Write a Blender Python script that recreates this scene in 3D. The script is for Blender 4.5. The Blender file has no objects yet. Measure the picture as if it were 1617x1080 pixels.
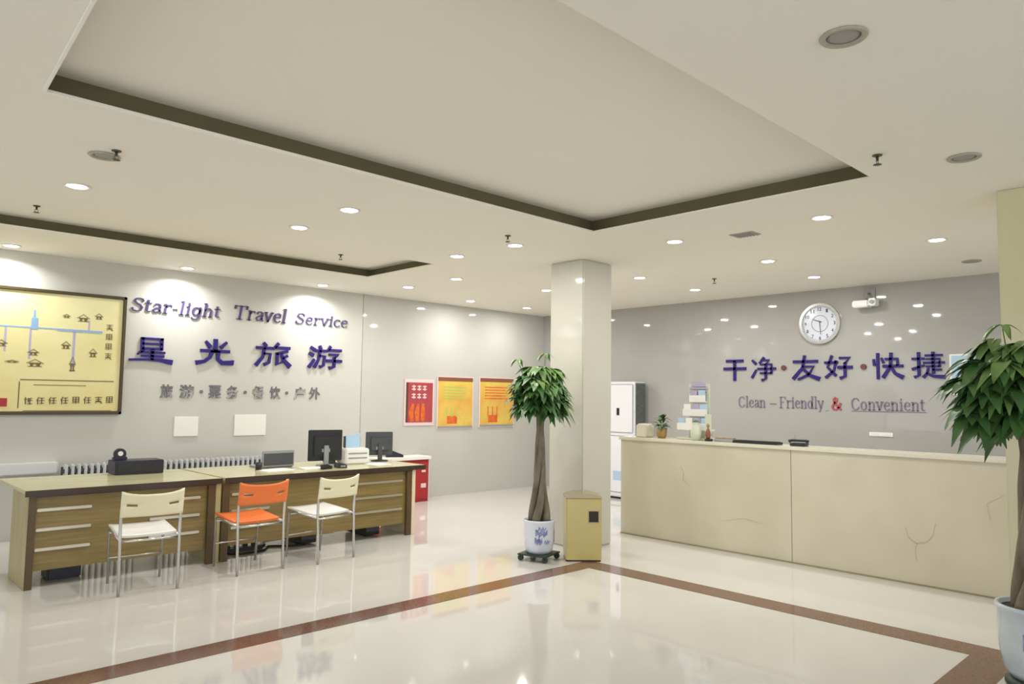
import bpy, bmesh, math, random
from math import sin, cos, pi, radians
from mathutils import Vector, Matrix
random.seed(7)
C = bpy.context.scene.collection
SC = bpy.context.scene

# ------------------------------------------------------------------ camera
cam_d = bpy.data.cameras.new('camera'); cam = bpy.data.objects.new('camera', cam_d); C.objects.link(cam)
yaw, pitch, roll = .7664, .0759, .0136
f_ = Vector((sin(yaw)*cos(pitch), cos(yaw)*cos(pitch), sin(pitch)))
r_ = f_.cross(Vector((0, 0, 1))).normalized(); u_ = r_.cross(f_)
r2 = cos(roll)*r_ + sin(roll)*u_; u2 = -sin(roll)*r_ + cos(roll)*u_
M4 = Matrix((r2, u2, -f_)).transposed().to_4x4(); M4.translation = Vector((0, 0, 1.5))
cam.matrix_world = M4
cam_d.sensor_width = 36.0; cam_d.lens = 1162.0/1617*36; cam_d.clip_start = .05
SC.camera = cam

# ------------------------------------------------------------------ light and exposure
SC.view_settings.view_transform = 'Standard'; SC.view_settings.look = 'None'
SC.view_settings.gamma = 1; SC.view_settings.use_curve_mapping = False
SC.view_settings.exposure = 0.5
LAMP_W = 8.8          # each recessed ceiling lamp
WASH_W = 8.5          # the lamps right above the lettered wall
w = bpy.data.worlds.new('ambient_fill'); SC.world = w; w.use_nodes = True
w.node_tree.nodes['Background'].inputs[0].default_value = (.93, .96, 1.0, 1)
w.node_tree.nodes['Background'].inputs[1].default_value = 1.15   # even fill added to brighten the hall, entering by the unbuilt sides

H = 2.936     # ceiling height
YW = 8.9      # left (lettered) wall
XW = 9.33     # right wall

# ------------------------------------------------------------------ materials
def s2l(c): return tuple(((v/255)/12.92 if v/255 <= .04045 else ((v/255+.055)/1.055)**2.4) for v in c)
def mat(name, rgb, rough=.5, metal=0, spec=.5, var=0, scale=4, emit=0, rgb2=None, stretch=None, bump=0):
    m = bpy.data.materials.new(name); m.use_nodes = True; nt = m.node_tree
    b = nt.nodes['Principled BSDF']; c = s2l(rgb)
    b.inputs['Base Color'].default_value = (*c, 1); b.inputs['Roughness'].default_value = rough
    b.inputs['Metallic'].default_value = metal; b.inputs['Specular IOR Level'].default_value = spec
    if var or rgb2:
        tc = nt.nodes.new('ShaderNodeTexCoord'); mp = nt.nodes.new('ShaderNodeMapping'); n = nt.nodes.new('ShaderNodeTexNoise')
        n.inputs['Scale'].default_value = scale; n.inputs['Detail'].default_value = 5
        mp.inputs['Scale'].default_value = stretch or (1, 1, 1)
        cr = nt.nodes.new('ShaderNodeValToRGB')
        c2 = s2l(rgb2) if rgb2 else tuple(v*(1-var) for v in c)
        cr.color_ramp.elements[0].position = .35; cr.color_ramp.elements[1].position = .65
        cr.color_ramp.elements[0].color = (*c2, 1); cr.color_ramp.elements[1].color = (*c, 1)
        nt.links.new(tc.outputs['Object'], mp.inputs[0]); nt.links.new(mp.outputs[0], n.inputs['Vector'])
        nt.links.new(n.outputs[0], cr.inputs[0]); nt.links.new(cr.outputs[0], b.inputs['Base Color'])
        if bump:
            bp = nt.nodes.new('ShaderNodeBump'); bp.inputs['Strength'].default_value = bump
            nt.links.new(n.outputs[0], bp.inputs['Height']); nt.links.new(bp.outputs[0], b.inputs['Normal'])
    if emit:
        b.inputs['Emission Color'].default_value = (*c, 1); b.inputs['Emission Strength'].default_value = emit
    return m
M = {}
M['floor'] = mat('polished_cream_tile', (214, 211, 204), .045, spec=.6, var=.05, scale=.9)
M['strip'] = mat('brown_granite', (122, 88, 74), .12, var=.25, scale=60)
M['ceiling'] = mat('ceiling_paint', (245, 241, 229), .8, var=.015, scale=1)
M['bead'] = mat('white_bead', (248, 246, 236), .6)
M['cove'] = mat('shaded_olive_cove', (112, 106, 76), .8, var=.1, scale=3)  # dark olive also paints in the shade of the recessed slot
M['paint'] = mat('pale_wall_paint', (202, 200, 190), .45, spec=.35, var=.02, scale=1.5)
M['tile'] = mat('glossy_wall_tile', (198, 196, 188), .04, spec=.4, var=.03, scale=1.2)
M['tile_r'] = mat('glossy_wall_tile_mauve', (175, 173, 168), .035, spec=.4, var=.03, scale=1.2)
M['pillar'] = mat('pillar_tile', (204, 201, 188), .06, spec=.5, var=.03, scale=1.5)
M['pillar2'] = mat('pillar_tile_yellow', (214, 208, 172), .12, spec=.5, var=.03, scale=1.5)
M['marble'] = mat('beige_marble', (210, 203, 180), .15, spec=.5, rgb2=(204, 196, 172), scale=2.2)
M['marble_top'] = mat('cream_counter_top', (226, 220, 200), .12, var=.04, scale=3)
M['seam'] = mat('seam_grey', (150, 142, 112), .5)
M['vein'] = mat('olive_vein', (192, 183, 152), .2)
M['wood'] = mat('olive_brown_wood', (142, 122, 72), .35, rgb2=(126, 106, 60), scale=5, stretch=(.5, 1, 9))
M['wood_side'] = mat('pale_wood_side', (182, 170, 124), .35, rgb2=(166, 154, 108), scale=4, stretch=(4, 4, .6))
M['wood_dark'] = mat('dark_wood', (92, 72, 40), .4, rgb2=(78, 60, 34), scale=5, stretch=(4, 4, .6))
M['desktop'] = mat('desk_top_pale', (206, 200, 158), .18, rgb2=(194, 188, 146), scale=3, stretch=(.6, 3, 3))
M['edge'] = mat('dark_edge', (58, 42, 30), .35)
M['cream_edge'] = mat('cream_edge', (226, 210, 178), .4)
M['steel'] = mat('brushed_steel', (196, 190, 172), .28, metal=.85)
M['chrome'] = mat('chrome', (202, 202, 198), .22, metal=.85)
M['cream'] = mat('cream_plastic', (236, 230, 196), .4)
M['white'] = mat('white_plastic', (236, 234, 228), .35)
M['orange'] = mat('orange_plastic', (238, 122, 58), .4)
M['purple'] = mat('purple_lettering', (48, 34, 112), .4, spec=.25)
M['violetgrey'] = mat('violet_grey_lettering', (84, 74, 116), .4, spec=.3)
M['grey_ink'] = mat('grey_lettering', (112, 110, 116), .5)
M['grey_ink2'] = mat('mauve_grey_lettering', (124, 114, 136), .5)
M['redink'] = mat('red_lettering', (176, 78, 84), .5)
M['dot_brown'] = mat('brown_dot', (104, 60, 52), .5)
M['black'] = mat('black_plastic', (30, 30, 30), .4)
M['navy'] = mat('navy_black', (34, 32, 50), .4)
M['darkgrey'] = mat('dark_grey_plastic', (74, 76, 80), .45)
M['grey'] = mat('grey_plastic', (150, 152, 154), .4)
M['radiator'] = mat('white_radiator', (214, 214, 214), .4)
M['shade'] = mat('radiator_gap_shade', (70, 74, 80), .7)  # dark tone painting the shade among the white fins
M['map'] = mat('yellow_map_panel', (234, 226, 170), .25, rgb2=(222, 208, 142), scale=1.1)
M['map_frame'] = mat('dark_brown_frame', (74, 60, 30), .35)
M['blue'] = mat('blue_line', (140, 176, 214), .5)
M['lilac'] = mat('lilac_line', (176, 170, 196), .5)
M['sketch'] = mat('dark_sketch', (112, 100, 58), .6)
M['ink'] = mat('brown_ink', (84, 74, 48), .6)
M['red'] = mat('red_paint', (168, 40, 44), .4)
M['pink'] = mat('pink_white_trim', (232, 206, 204), .4)
M['poster_red'] = mat('poster_red', (178, 72, 76), .35, var=.12, scale=8)
M['poster_yel'] = mat('poster_yellow', (226, 196, 92), .3, rgb2=(222, 166, 78), scale=3.5)
M['poster_orange'] = mat('poster_orange', (226, 120, 44), .4, rgb2=(214, 84, 40), scale=14)
M['poster_green'] = mat('poster_green', (168, 202, 96), .4)
M['paperwhite'] = mat('paper_white', (238, 236, 226), .6)
M['plate'] = mat('pale_rectangle', (238, 238, 226), .35)
M['trunk'] = mat('braided_trunk', (132, 122, 104), .8, rgb2=(98, 88, 70), scale=14, stretch=(1, 1, .3), bump=.4)
M['leaf'] = mat('leaf_green', (86, 128, 70), .4, rgb2=(56, 92, 48), scale=6)
M['leaf2'] = mat('leaf_light_green', (120, 154, 84), .4, rgb2=(80, 116, 56), scale=6)
M['porcelain'] = mat('white_porcelain', (222, 226, 236), .15, var=.03)
M['porcelain_b'] = mat('pale_blue_porcelain', (186, 198, 206), .2, rgb2=(204, 212, 216), scale=5)
M['cobalt'] = mat('cobalt_painting', (96, 104, 160), .3, rgb2=(150, 156, 196), scale=22)
M['soil'] = mat('dark_soil', (58, 48, 36), .9, var=.3, scale=40)
M['caster'] = mat('dark_green_caster', (44, 60, 50), .5)
M['bin'] = mat('khaki_gold_bin', (204, 190, 120), .3, rgb2=(196, 180, 124), scale=2)
M['bin_dark'] = mat('dark_opening', (42, 32, 22), .6)
M['bin_top'] = mat('brushed_bin_lid', (170, 160, 128), .25, metal=.5)
M['ac'] = mat('white_air_conditioner', (234, 234, 238), .3)
M['mesh'] = mat('grey_grille', (120, 122, 120), .6, rgb2=(86, 90, 88), scale=60)
M['lightblue'] = mat('light_blue_sticker', (176, 206, 228), .4)
M['glass_green'] = mat('pale_green_ceramic', (206, 212, 188), .25)
M['brown_pot'] = mat('brown_pot', (160, 128, 72), .4)
M['figure'] = mat('red_brown_lacquer', (136, 84, 60), .35)
M['lamp'] = mat('lit_lamp', (255, 252, 240), .4, emit=12)
M['lamp_off'] = mat('unlit_lamp', (176, 174, 156), .4, var=.1, scale=30)
M['vent'] = mat('vent_grey', (158, 154, 150), .5)
M['sprinkler'] = mat('sprinkler_metal', (92, 90, 74), .4, metal=.4)
M['wallwhite'] = mat('bright_white_plastic', (240, 240, 236), .3)

# ------------------------------------------------------------------ mesh builder
class MB:
    def __init__(s): s.bm = bmesh.new()
    def box(s, x0, x1, y0, y1, z0, z1, bev=0):
        r = bmesh.ops.create_cube(s.bm, size=1)
        for v in r['verts']:
            v.co = Vector(((x0+x1)/2+v.co.x*(x1-x0), (y0+y1)/2+v.co.y*(y1-y0), (z0+z1)/2+v.co.z*(z1-z0)))
        if bev:
            es = list({e for v in r['verts'] for e in v.link_edges})
            bmesh.ops.bevel(s.bm, geom=es, offset=bev, segments=2, affect='EDGES', clamp_overlap=True)
        return s
    def tube(s, pts, rads, n=10, cap=True):
        pts = [Vector(p) for p in pts]
        if not isinstance(rads, (list, tuple)): rads = [rads]*len(pts)
        rings = []; ref = None
        for i, p in enumerate(pts):
            t = (pts[min(i+1, len(pts)-1)]-pts[max(i-1, 0)]).normalized()
            a = Vector((0, 0, 1)) if abs(t.z) < .9 else Vector((1, 0, 0))
            if ref is not None: a = ref
            b = t.cross(a).normalized(); a2 = b.cross(t).normalized(); ref = a2
            rings.append([s.bm.verts.new(p+rads[i]*(cos(2*pi*k/n)*a2+sin(2*pi*k/n)*b)) for k in range(n)])
        for i in range(len(rings)-1):
            for k in range(n):
                f = s.bm.faces.new((rings[i][k], rings[i][(k+1) % n], rings[i+1][(k+1) % n], rings[i+1][k])); f.smooth = n > 6
        if cap:
            s.bm.faces.new(rings[0][::-1]); s.bm.faces.new(rings[-1])
        return s
    def lathe(s, prof, n=28, cx=0, cy=0, wob=None):
        rings = []
        for r, z in prof:
            rings.append([s.bm.verts.new((cx+r*cos(2*pi*k/n), cy+r*sin(2*pi*k/n), z)) for k in range(n)])
        for i in range(len(rings)-1):
            for k in range(n):
                f = s.bm.faces.new((rings[i][k], rings[i][(k+1) % n], rings[i+1][(k+1) % n], rings[i+1][k])); f.smooth = True
        s.bm.faces.new(rings[0][::-1]); s.bm.faces.new(rings[-1])
        return s
    def poly(s, pts, y0, y1):
        """polygon given in (x, z), extruded from y0 to y1"""
        a = [s.bm.verts.new((p[0], y0, p[1])) for p in pts]; b = [s.bm.verts.new((p[0], y1, p[1])) for p in pts]
        s.bm.faces.new(a); s.bm.faces.new(b[::-1]); n = len(pts)
        for i in range(n): s.bm.faces.new((a[i], b[i], b[(i+1) % n], a[(i+1) % n]))
        return s
    def stroke(s, pts, ws, y0, y1):
        """a brush stroke in the xz plane with a width at each point"""
        P = [Vector((p[0], p[1])) for p in pts]; L = []; R = []
        for i, p in enumerate(P):
            t = P[min(i+1, len(P)-1)]-P[max(i-1, 0)]
            if t.length < 1e-9: t = Vector((1, 0))
            t.normalize(); nrm = Vector((-t.y, t.x))*ws[i]/2
            if i == 0: p = p-t*ws[0]*.25
            if i == len(P)-1: p = p+t*ws[-1]*.25
            L.append(p+nrm); R.append(p-nrm)
        fa = [s.bm.verts.new((q.x, y0, q.y)) for q in L]; fb = [s.bm.verts.new((q.x, y0, q.y)) for q in R]
        ba = [s.bm.verts.new((q.x, y1, q.y)) for q in L]; bb = [s.bm.verts.new((q.x, y1, q.y)) for q in R]
        for i in range(len(P)-1):
            s.bm.faces.new((fa[i], fa[i+1], fb[i+1], fb[i])); s.bm.faces.new((ba[i], bb[i], bb[i+1], ba[i+1]))
            s.bm.faces.new((fa[i], ba[i], ba[i+1], fa[i+1])); s.bm.faces.new((fb[i], fb[i+1], bb[i+1], bb[i]))
        s.bm.faces.new((fa[0], fb[0], bb[0], ba[0])); s.bm.faces.new((fa[-1], ba[-1], bb[-1], fb[-1]))
        return s
    def done(s, name, m, parent=None, loc=(0, 0, 0), rz=0, label=None, fix=True):
        if fix: bmesh.ops.recalc_face_normals(s.bm, faces=s.bm.faces)
        me = bpy.data.meshes.new(name); s.bm.to_mesh(me); s.bm.free()
        o = bpy.data.objects.new(name, me); C.objects.link(o); me.materials.append(M[m] if isinstance(m, str) else m)
        o.location = loc; o.rotation_euler = (0, 0, rz)
        if parent: o.parent = parent
        if label: o['label'] = label
        return o
def thing(name, label, cat, loc=(0, 0, 0), rz=0, group=None):
    o = bpy.data.objects.new(name, None); o.empty_display_size = .1; C.objects.link(o)
    o.location = loc; o.rotation_euler = (0, 0, rz); tag(o, label, cat, group); return o
def tag(o, label, cat, group=None):
    o['label'] = label; o['category'] = cat
    if group: o['group'] = group
    return o
def struct(o): o['kind'] = 'structure'; return o
def copy_tree(o, parent=None):
    c = o.copy(); C.objects.link(c); c.parent = parent
    for ch in [x for x in bpy.data.objects if x.parent == o]: copy_tree(ch, c)
    return c

# ------------------------------------------------------------------ room shell
struct(MB().box(-5, XW+.2, -5, YW+.2, -.1, 0).done('floor', 'floor'))
st = MB()
for b in [(5.15, 5.385, 1.12, 4.52), (-4.5, 5.15, 4.32, 4.52), (-4.5, 5.15, 1.12, 1.35)]:
    st.box(b[0], b[1], b[2], b[3], 0, .002)
struct(st.done('trim_1', 'strip'))
# lettered wall: painted part, then glossy tiled part after a joint
struct(MB().box(-5, 5.64, YW, YW+.2, 0, H+.2).done('wall_left', 'paint'))
struct(MB().box(5.65, XW+.2, YW, YW+.2, 0, H+.2).done('wall_back', 'tile'))
struct(MB().box(5.64, 5.65, YW+.004, YW+.2, 0, H+.2).done('trim_2', 'seam'))
struct(MB().box(XW, XW+.2, -5, YW, 0, H+.2).done('wall_right', 'tile_r'))
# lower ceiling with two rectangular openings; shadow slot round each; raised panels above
T1 = (.62, 4.84, 1.74, 4.03); T2 = (-1.6, 4.87, 6.29, 7.6)
X0, X1, Y0, Y1 = -5, XW, -5, YW
cb = MB()
th = .012
def slab(a, b, c, d): cb.box(a, b, c, d, H, H+th)
def prism(b, P, z0, z1):
    a = [b.bm.verts.new((p[0], p[1], z0)) for p in P]; c = [b.bm.verts.new((p[0], p[1], z1)) for p in P]; n = len(P)
    b.bm.faces.new(a[::-1]); b.bm.faces.new(c)
    for i in range(n): b.bm.faces.new((a[i], a[(i+1) % n], c[(i+1) % n], c[i]))
slab(X0, X1, Y0, T1[2]); cb.bm.verts.ensure_lookup_table(); EDGE = [(.62, T1[2]), (.757, T1[3])]
prism(cb, [(X0, T1[2]), EDGE[0], EDGE[1], (X0, T1[3])], H, H+th)
slab(T1[1], X1, T1[2], T1[3])
slab(X0, X1, T1[3], T2[2]); slab(X0, T2[0], T2[2], T2[3]); slab(T2[1], X1, T2[2], T2[3]); slab(X0, X1, T2[3], Y1)
struct(cb.done('ceiling', 'ceiling'))
for k, (T, hh) in enumerate(((T1, .13), (T2, .11))):
    s_ = .10
    struct(MB().box(T[0]-s_, T[1]+s_, T[2]-s_, T[3]+s_, H+hh, H+hh+.05).done('ceiling', 'ceiling'))
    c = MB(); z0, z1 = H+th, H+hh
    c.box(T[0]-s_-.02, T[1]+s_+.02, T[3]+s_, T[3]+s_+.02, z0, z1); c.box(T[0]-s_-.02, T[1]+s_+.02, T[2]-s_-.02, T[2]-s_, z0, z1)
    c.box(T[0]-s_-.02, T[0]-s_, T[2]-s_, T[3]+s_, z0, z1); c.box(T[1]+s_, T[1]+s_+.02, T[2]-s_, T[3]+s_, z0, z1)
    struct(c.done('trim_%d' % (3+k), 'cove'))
struct(MB().box(X0, X1, Y0, Y1, H+.19, H+.23).done('ceiling', 'ceiling'))
b = MB(); w_ = .014
prism(b, [(EDGE[0][0]-w_, EDGE[0][1]), EDGE[0], EDGE[1], (EDGE[1][0]-w_, EDGE[1][1])], H-.006, H)
b.box(EDGE[1][0]-w_, T1[1]+w_, T1[3], T1[3]+w_, H-.004, H); 
struct(b.done('trim_5', 'bead'))
# structural pillars
struct(MB().box(5.70, 6.17, 4.88, 5.34, 0, H, .012).done('wall_pillar', 'pillar'))
struct(MB().box(5.72, 6.19, .78, 1.255, 0, H, .008).done('wall_pillar', 'pillar2'))

# ------------------------------------------------------------------ ceiling fixtures
def lamp_proto():
    t = thing('ceiling_light', '', 'ceiling light', (0, 0, H))
    MB().lathe([(.082, 0), (.086, -.004), (.082, -.008), (.066, -.008), (.064, -.001)], 24).done('trim_ring', 'white', t)
    MB().lathe([(.062, -.002), (.055, -.0085), (.02, -.011)], 24).done('lens', 'lamp', t)
    return t
LP = [  # x, y, label
 (1.30, 5.75, 'lit round ceiling light nearest the left edge, between the two ceiling recesses'),
 (2.97, 4.92, 'right of the two lit ceiling lights between the recesses, closer to the big recess edge'),
 (2.99, 5.76, 'left of the two lit ceiling lights between the recesses, closer to the lettered wall'),
 (1.41, 8.62, 'lit wall-washing ceiling light above the yellow map board'),
 (3.10, 8.60, 'lit wall-washing ceiling light above the first word of the English lettering'),
 (4.82, 8.58, 'lit wall-washing ceiling light above the last word of the English lettering'),
 (5.66, 7.86, 'lit ceiling light just past the corner of the far recess, close to the lettered wall'),
 (4.73, 5.74, 'upper of two stacked lit ceiling lights between far recess and plant pillar'),
 (5.65, 6.86, 'lower of two stacked lit ceiling lights between far recess and plant pillar'),
 (4.76, 4.92, 'lit ceiling light under the far corner of the big recess beside a sprinkler'),
 (7.11, 8.29, 'lit small far ceiling light above the yellow posters'),
 (7.05, 6.68, 'lit ceiling light touching the left edge of the middle pillar in view'),
 (8.25, 8.24, 'lit ceiling light in the far corner of the hall, lowest in view'),
 (5.62, 3.73, 'lit ceiling light just right of the big recess corner, beside the middle pillar'),
 (7.03, 5.15, 'lit ceiling light close right of the middle pillar, nearer one'),
 (8.27, 5.18, 'lit ceiling light right of the pillar, near the top of the right wall'),
 (7.05, 3.56, 'lit ceiling light in the middle over the reception counter'),
 (8.30, 3.63, 'lit ceiling light right above the wall clock'),
 (5.64, 2.40, 'lit ceiling light just below the right corner of the big recess, above the clock'),
 (7.09, 2.01, 'lit ceiling light nearest the right pillar over the reception counter')]
proto = lamp_proto()
def add_lamp(x, y, e, parent, tint=(1, .985, .97)):
    l = bpy.data.lights.new('bulb', 'AREA'); l.shape = 'DISK'; l.size = .11; l.energy = e; l.color = tint
    if e == WASH_W: l.spread = radians(150)
    o = bpy.data.objects.new('bulb', l); C.objects.link(o); o.parent = parent; o.location = (0, 0, -.02)
for i, (x, y, lab) in enumerate(LP):
    o = proto if i == 0 else None
    if o is None:
        o = proto.copy(); C.objects.link(o)
        for ch in [c for c in proto.children if c.type == 'MESH']:
            c = ch.copy(); C.objects.link(c); c.parent = o
    o.location = (x, y, H); o['label'] = lab; o['group'] = 'recessed ceiling lights'
for o in [q for q in bpy.data.objects if q.get('group') == 'recessed ceiling lights']:
    wash = o.location.y > 8.3 and o.location.x < 5
    add_lamp(0, 0, WASH_W if wash else LAMP_W, o, (.97, .97, 1) if wash else (1, .985, .97))
for x, y, lab in [(2.864, 1.119, 'large unlit round downlight at top right of the ceiling'),
                  (4.796, 1.204, 'unlit round downlight beside the sprinkler, above the right pillar'),
                  (1.24, 4.88, 'unlit round downlight beside a sprinkler at upper left'),
                  (8.39, 2.07, 'unlit downlight above the right wall beside the right pillar')]:
    t = thing('unlit_downlight', lab, 'ceiling light', (x, y, H), group='unlit downlights')
    MB().lathe([(.086, 0), (.09, -.005), (.085, -.01), (.068, -.01), (.066, -.002)], 24).done('trim_ring', 'lamp_off', t)
    MB().lathe([(.064, -.002), (.05, -.004), (.02, -.005)], 24).done('lens', 'vent', t)
t = thing('ceiling_vent', 'grey slotted ceiling vent between two lit lights above the counter', 'vent', (5.783, 3.127, H), radians(0))
MB().box(-.08, .08, -.11, .11, -.006, 0, .002).done('frame', 'lamp_off', t)
sl = MB()
for k in range(6): sl.box(-.068, .068, -.09+k*.031, -.075+k*.031, -.011, -.006)
sl.done('grille', 'vent', t)
sprinklers = [(1.265, 4.732, 'small dark sprinkler head on the ceiling at upper left'),
              (4.418, 1.55, 'dark sprinkler head beyond the right corner of the big recess'),
              (4.431, 4.674, 'dark sprinkler head just left of the light under the big recess corner'),
              (4.18, 7.076, 'faint small sprinkler head above the far recess edge'),
              (1.323, 7.119, 'faint sprinkler head at the left edge over the map board'),
              (7.677, 4.547, 'faint sprinkler head on the ceiling over the counter left end')]
for x, y, lab in sprinklers:
    t = thing('sprinkler', lab, 'sprinkler', (x, y, H+.11 if 6.3 < y < 7.6 and x < 4.8 else H), group='fire sprinklers')
    MB().lathe([(.028, 0), (.026, -.006), (.012, -.008)], 16).done('rosette', 'sprinkler', t)
    MB().lathe([(.009, -.006), (.007, -.03), (.009, -.034)], 10).tube([(-.008, 0, -.03), (-.014, 0, -.042), (-.004, 0, -.055)], .002, 6).tube([(.008, 0, -.03), (.014, 0, -.042), (.004, 0, -.055)], .002, 6).done('nozzle', 'sprinkler', t)
    MB().lathe([(.022, -.055), (.024, -.058), (.008, -.060)], 12).done('deflector', 'sprinkler', t)

# ------------------------------------------------------------------ lettering
HAN = {  # strokes of each character on a 100 x 100 grid, y downwards: (points, widths)
'星': [('28,3 28,48', 9), ('74,3 74,48', 9), ('26,5 76,5', 7), ('28,26 74,26', 6), ('28,46 74,46', 7), ('32,50 18,70', '8 5'), ('26,61 82,61', 7), ('52,50 52,90', 9), ('28,76 80,76', 7), ('0,94 40,91 72,92 99,99', '6 7 10 15')],
'光': [('50,0 50,46', 12), ('24,8 36,28', '7 12'), ('80,8 66,28', '7 11'), ('12,44 88,44', 9), ('42,46 36,70 22,86 2,92', '11 10 10 13'), ('58,46 58,76 70,90 99,88 99,80', '11 11 13 15 8')],
'旅': [('22,1 28,12', '8 11'), ('2,22 46,22', 9), ('24,24 20,60 2,95', '9 9 12'), ('22,46 42,46 38,84 26,92', '7 8 9 11'), ('64,1 50,24', '10 7'), ('56,18 98,18', 9), ('92,32 60,44', '8 9'), ('62,44 62,92 76,80', '9 10 6'), ('92,52 78,64', '8 6'), ('74,44 80,68 99,96', '8 10 15')],
'游': [('6,8 16,18', '8 11'), ('2,34 12,42', '8 11'), ('2,94 16,62', '11 7'), ('32,1 35,12', '8 10'), ('20,21 52,21', 8), ('33,22 29,60 18,94', '8 8 10'), ('31,44 48,44 44,86 35,92', '7 8 8 10'), ('64,1 56,20', '9 7'), ('60,16 97,16', 8), ('62,36 90,36 77,50', '7 8 7'), ('77,50 77,90 64,96', '9 9 11'), ('55,64 99,64', 9)],
'干': [('12,12 88,12', 12), ('0,48 100,48', 13), ('50,14 50,100', 13)],
'净': [('4,12 18,26', '8 12'), ('2,86 20,54', '11 7'), ('52,1 34,24', '10 7'), ('50,12 74,12 64,26', '8 9 7'), ('38,30 84,30 84,68', '8 9 9'), ('28,49 100,49', 10), ('38,68 84,68', 8), ('60,30 60,92 45,98', '10 10 12')],
'友': [('4,24 94,24', 11), ('46,1 38,50 3,94', '11 11 14'), ('40,45 80,45 62,78 22,98', '9 10 10 9'), ('42,56 66,82 99,96', '9 13 17')],
'好': [('26,3 10,50 40,84', '11 9 11'), ('42,24 34,64 3,92', '10 9 11'), ('0,30 47,30', 10), ('56,12 92,12 75,34', '10 11 8'), ('75,34 75,88 58,95', '12 12 13'), ('50,51 100,51', 12)],
'快': [('18,1 18,99', 10), ('4,24 6,46', '8 10'), ('31,20 37,36', '8 10'), ('44,23 84,23 84,48', '9 10 10'), ('37,51 100,51', 11), ('63,1 60,52 36,94', '11 10 13'), ('62,54 76,80 99,94', '9 12 16')],
'捷': [('0,24 36,24', 9), ('20,1 20,88 7,94', '10 10 11'), ('0,64 36,50', '10 8'), ('42,12 94,12', 8), ('44,26 86,26 86,54', '7 8 8'), ('36,40 100,40', 8), ('44,54 86,54', 7), ('66,1 66,80', 10), ('66,67 90,67', 8), ('50,62 46,80 35,95', '8 8 11'), ('46,80 66,92 99,95', '8 11 15')],
}
def han(ch, name, x0, x1, z0, z1, yf, yb, m, parent=None, loc=(0, 0, 0), rz=0, fat=1.0):
    b = MB(); sx, sz = (x1-x0)/100, (z1-z0)/100
    for pts, ws in HAN[ch]:
        P = [tuple(float(v) for v in p.split(',')) for p in pts.split()]
        W = [float(v) for v in ws.split()] if isinstance(ws, str) else [float(ws)]*len(P)
        b.stroke([(x0+p[0]*sx, z1-p[1]*sz) for p in P], [v*(sx+sz)/2*fat for v in W], yf, yb)
    return b.done(name, m, parent, loc, rz)
def arc(cx, cy, rx, ry, a0, a1, n=10): return [(cx+rx*cos(radians(a0+(a1-a0)*i/n)), cy+ry*sin(radians(a0+(a1-a0)*i/n))) for i in range(n+1)]
SERIF = {  # width, strokes in units (cap height 70, x height 48)
'S': (46, [[(40, 56), (36, 66), (24, 71), (11, 66), (8, 54), (16, 43), (32, 33), (40, 20), (36, 6), (23, -1), (9, 3), (4, 15)]]),
't': (26, [[(10, 62), (10, 8), (15, 1), (24, 4)], [(0, 48), (24, 48)]]),
'a': (38, [[(7, 38), (10, 46), (20, 49), (29, 43), (30, 8), (37, 1)], [(30, 28), (14, 25), (5, 13), (11, 1), (22, 3), (30, 12)]]),
'r': (34, [[(10, 48), (10, 0)], [(2, 48), (10, 48)], [(2, 0), (20, 0)], [(10, 34), (18, 45), (28, 48), (31, 42)]]),
'-': (24, [[(2, 26), (20, 26), ]]),
'l': (22, [[(11, 74), (11, 0)], [(2, 74), (11, 74)], [(2, 0), (20, 0)]]),
'i': (22, [[(11, 48), (11, 0)], [(2, 48), (11, 48)], [(2, 0), (20, 0)], [(11, 68), (11, 60)]]),
'g': (42, [arc(19, 26, 14, 22, 0, 360, 14), [(34, 48), (34, -8), (26, -20), (12, -20), (5, -12)]]),
'h': (46, [[(10, 74), (10, 0)], [(2, 74), (10, 74)], [(2, 0), (18, 0)], [(10, 34), (18, 45), (28, 48), (35, 40), (35, 0)], [(28, 0), (43, 0)]]),
'T': (58, [[(28, 69), (28, 0)], [(2, 69), (54, 69)], [(2, 69), (2, 56)], [(54, 69), (54, 56)], [(16, 0), (40, 0)]]),
'v': (40, [[(4, 48), (19, 0)], [(19, 0), (34, 48)], [(-2, 48), (12, 48)], [(28, 48), (41, 48)]]),
'e': (38, [[(6, 27), (33, 27), (31, 42), (20, 49), (9, 42), (5, 25), (9, 7), (21, -1), (34, 7)]]),
'c': (36, [[(32, 40), (24, 48), (13, 46), (5, 34), (5, 16), (12, 3), (22, -1), (33, 7)]]),
'n': (46, [[(10, 48), (10, 0)], [(2, 48), (10, 48)], [(2, 0), (18, 0)], [(10, 34), (18, 45), (28, 48), (35, 40), (35, 0)], [(28, 0), (43, 0)]]),
'F': (50, [[(12, 70), (12, 0)], [(3, 70), (45, 70), (45, 58)], [(12, 38), (34, 38)], [(3, 0), (24, 0)]]),
'd': (44, [arc(19, 24, 14, 24, 0, 360, 14), [(34, 74), (34, 0)], [(26, 74), (34, 74)], [(34, 0), (42, 0)]]),
'y': (42, [[(4, 48), (20, 4)], [(36, 48), (16, -18), (6, -20)], [(-2, 48), (12, 48)], [(28, 48), (42, 48)]]),
'C': (54, [[(46, 56), (36, 69), (20, 68), (8, 54), (6, 34), (10, 12), (22, 0), (36, 1), (48, 14)]]),
'o': (42, [arc(20, 24, 15, 24, 0, 360, 14)]),
'&': (62, [[(54, 36), (46, 14), (28, -1), (10, 3), (5, 18), (16, 34), (32, 50), (34, 62), (24, 70), (14, 62), (16, 46), (36, 18), (56, 0)]]),
}
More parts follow.
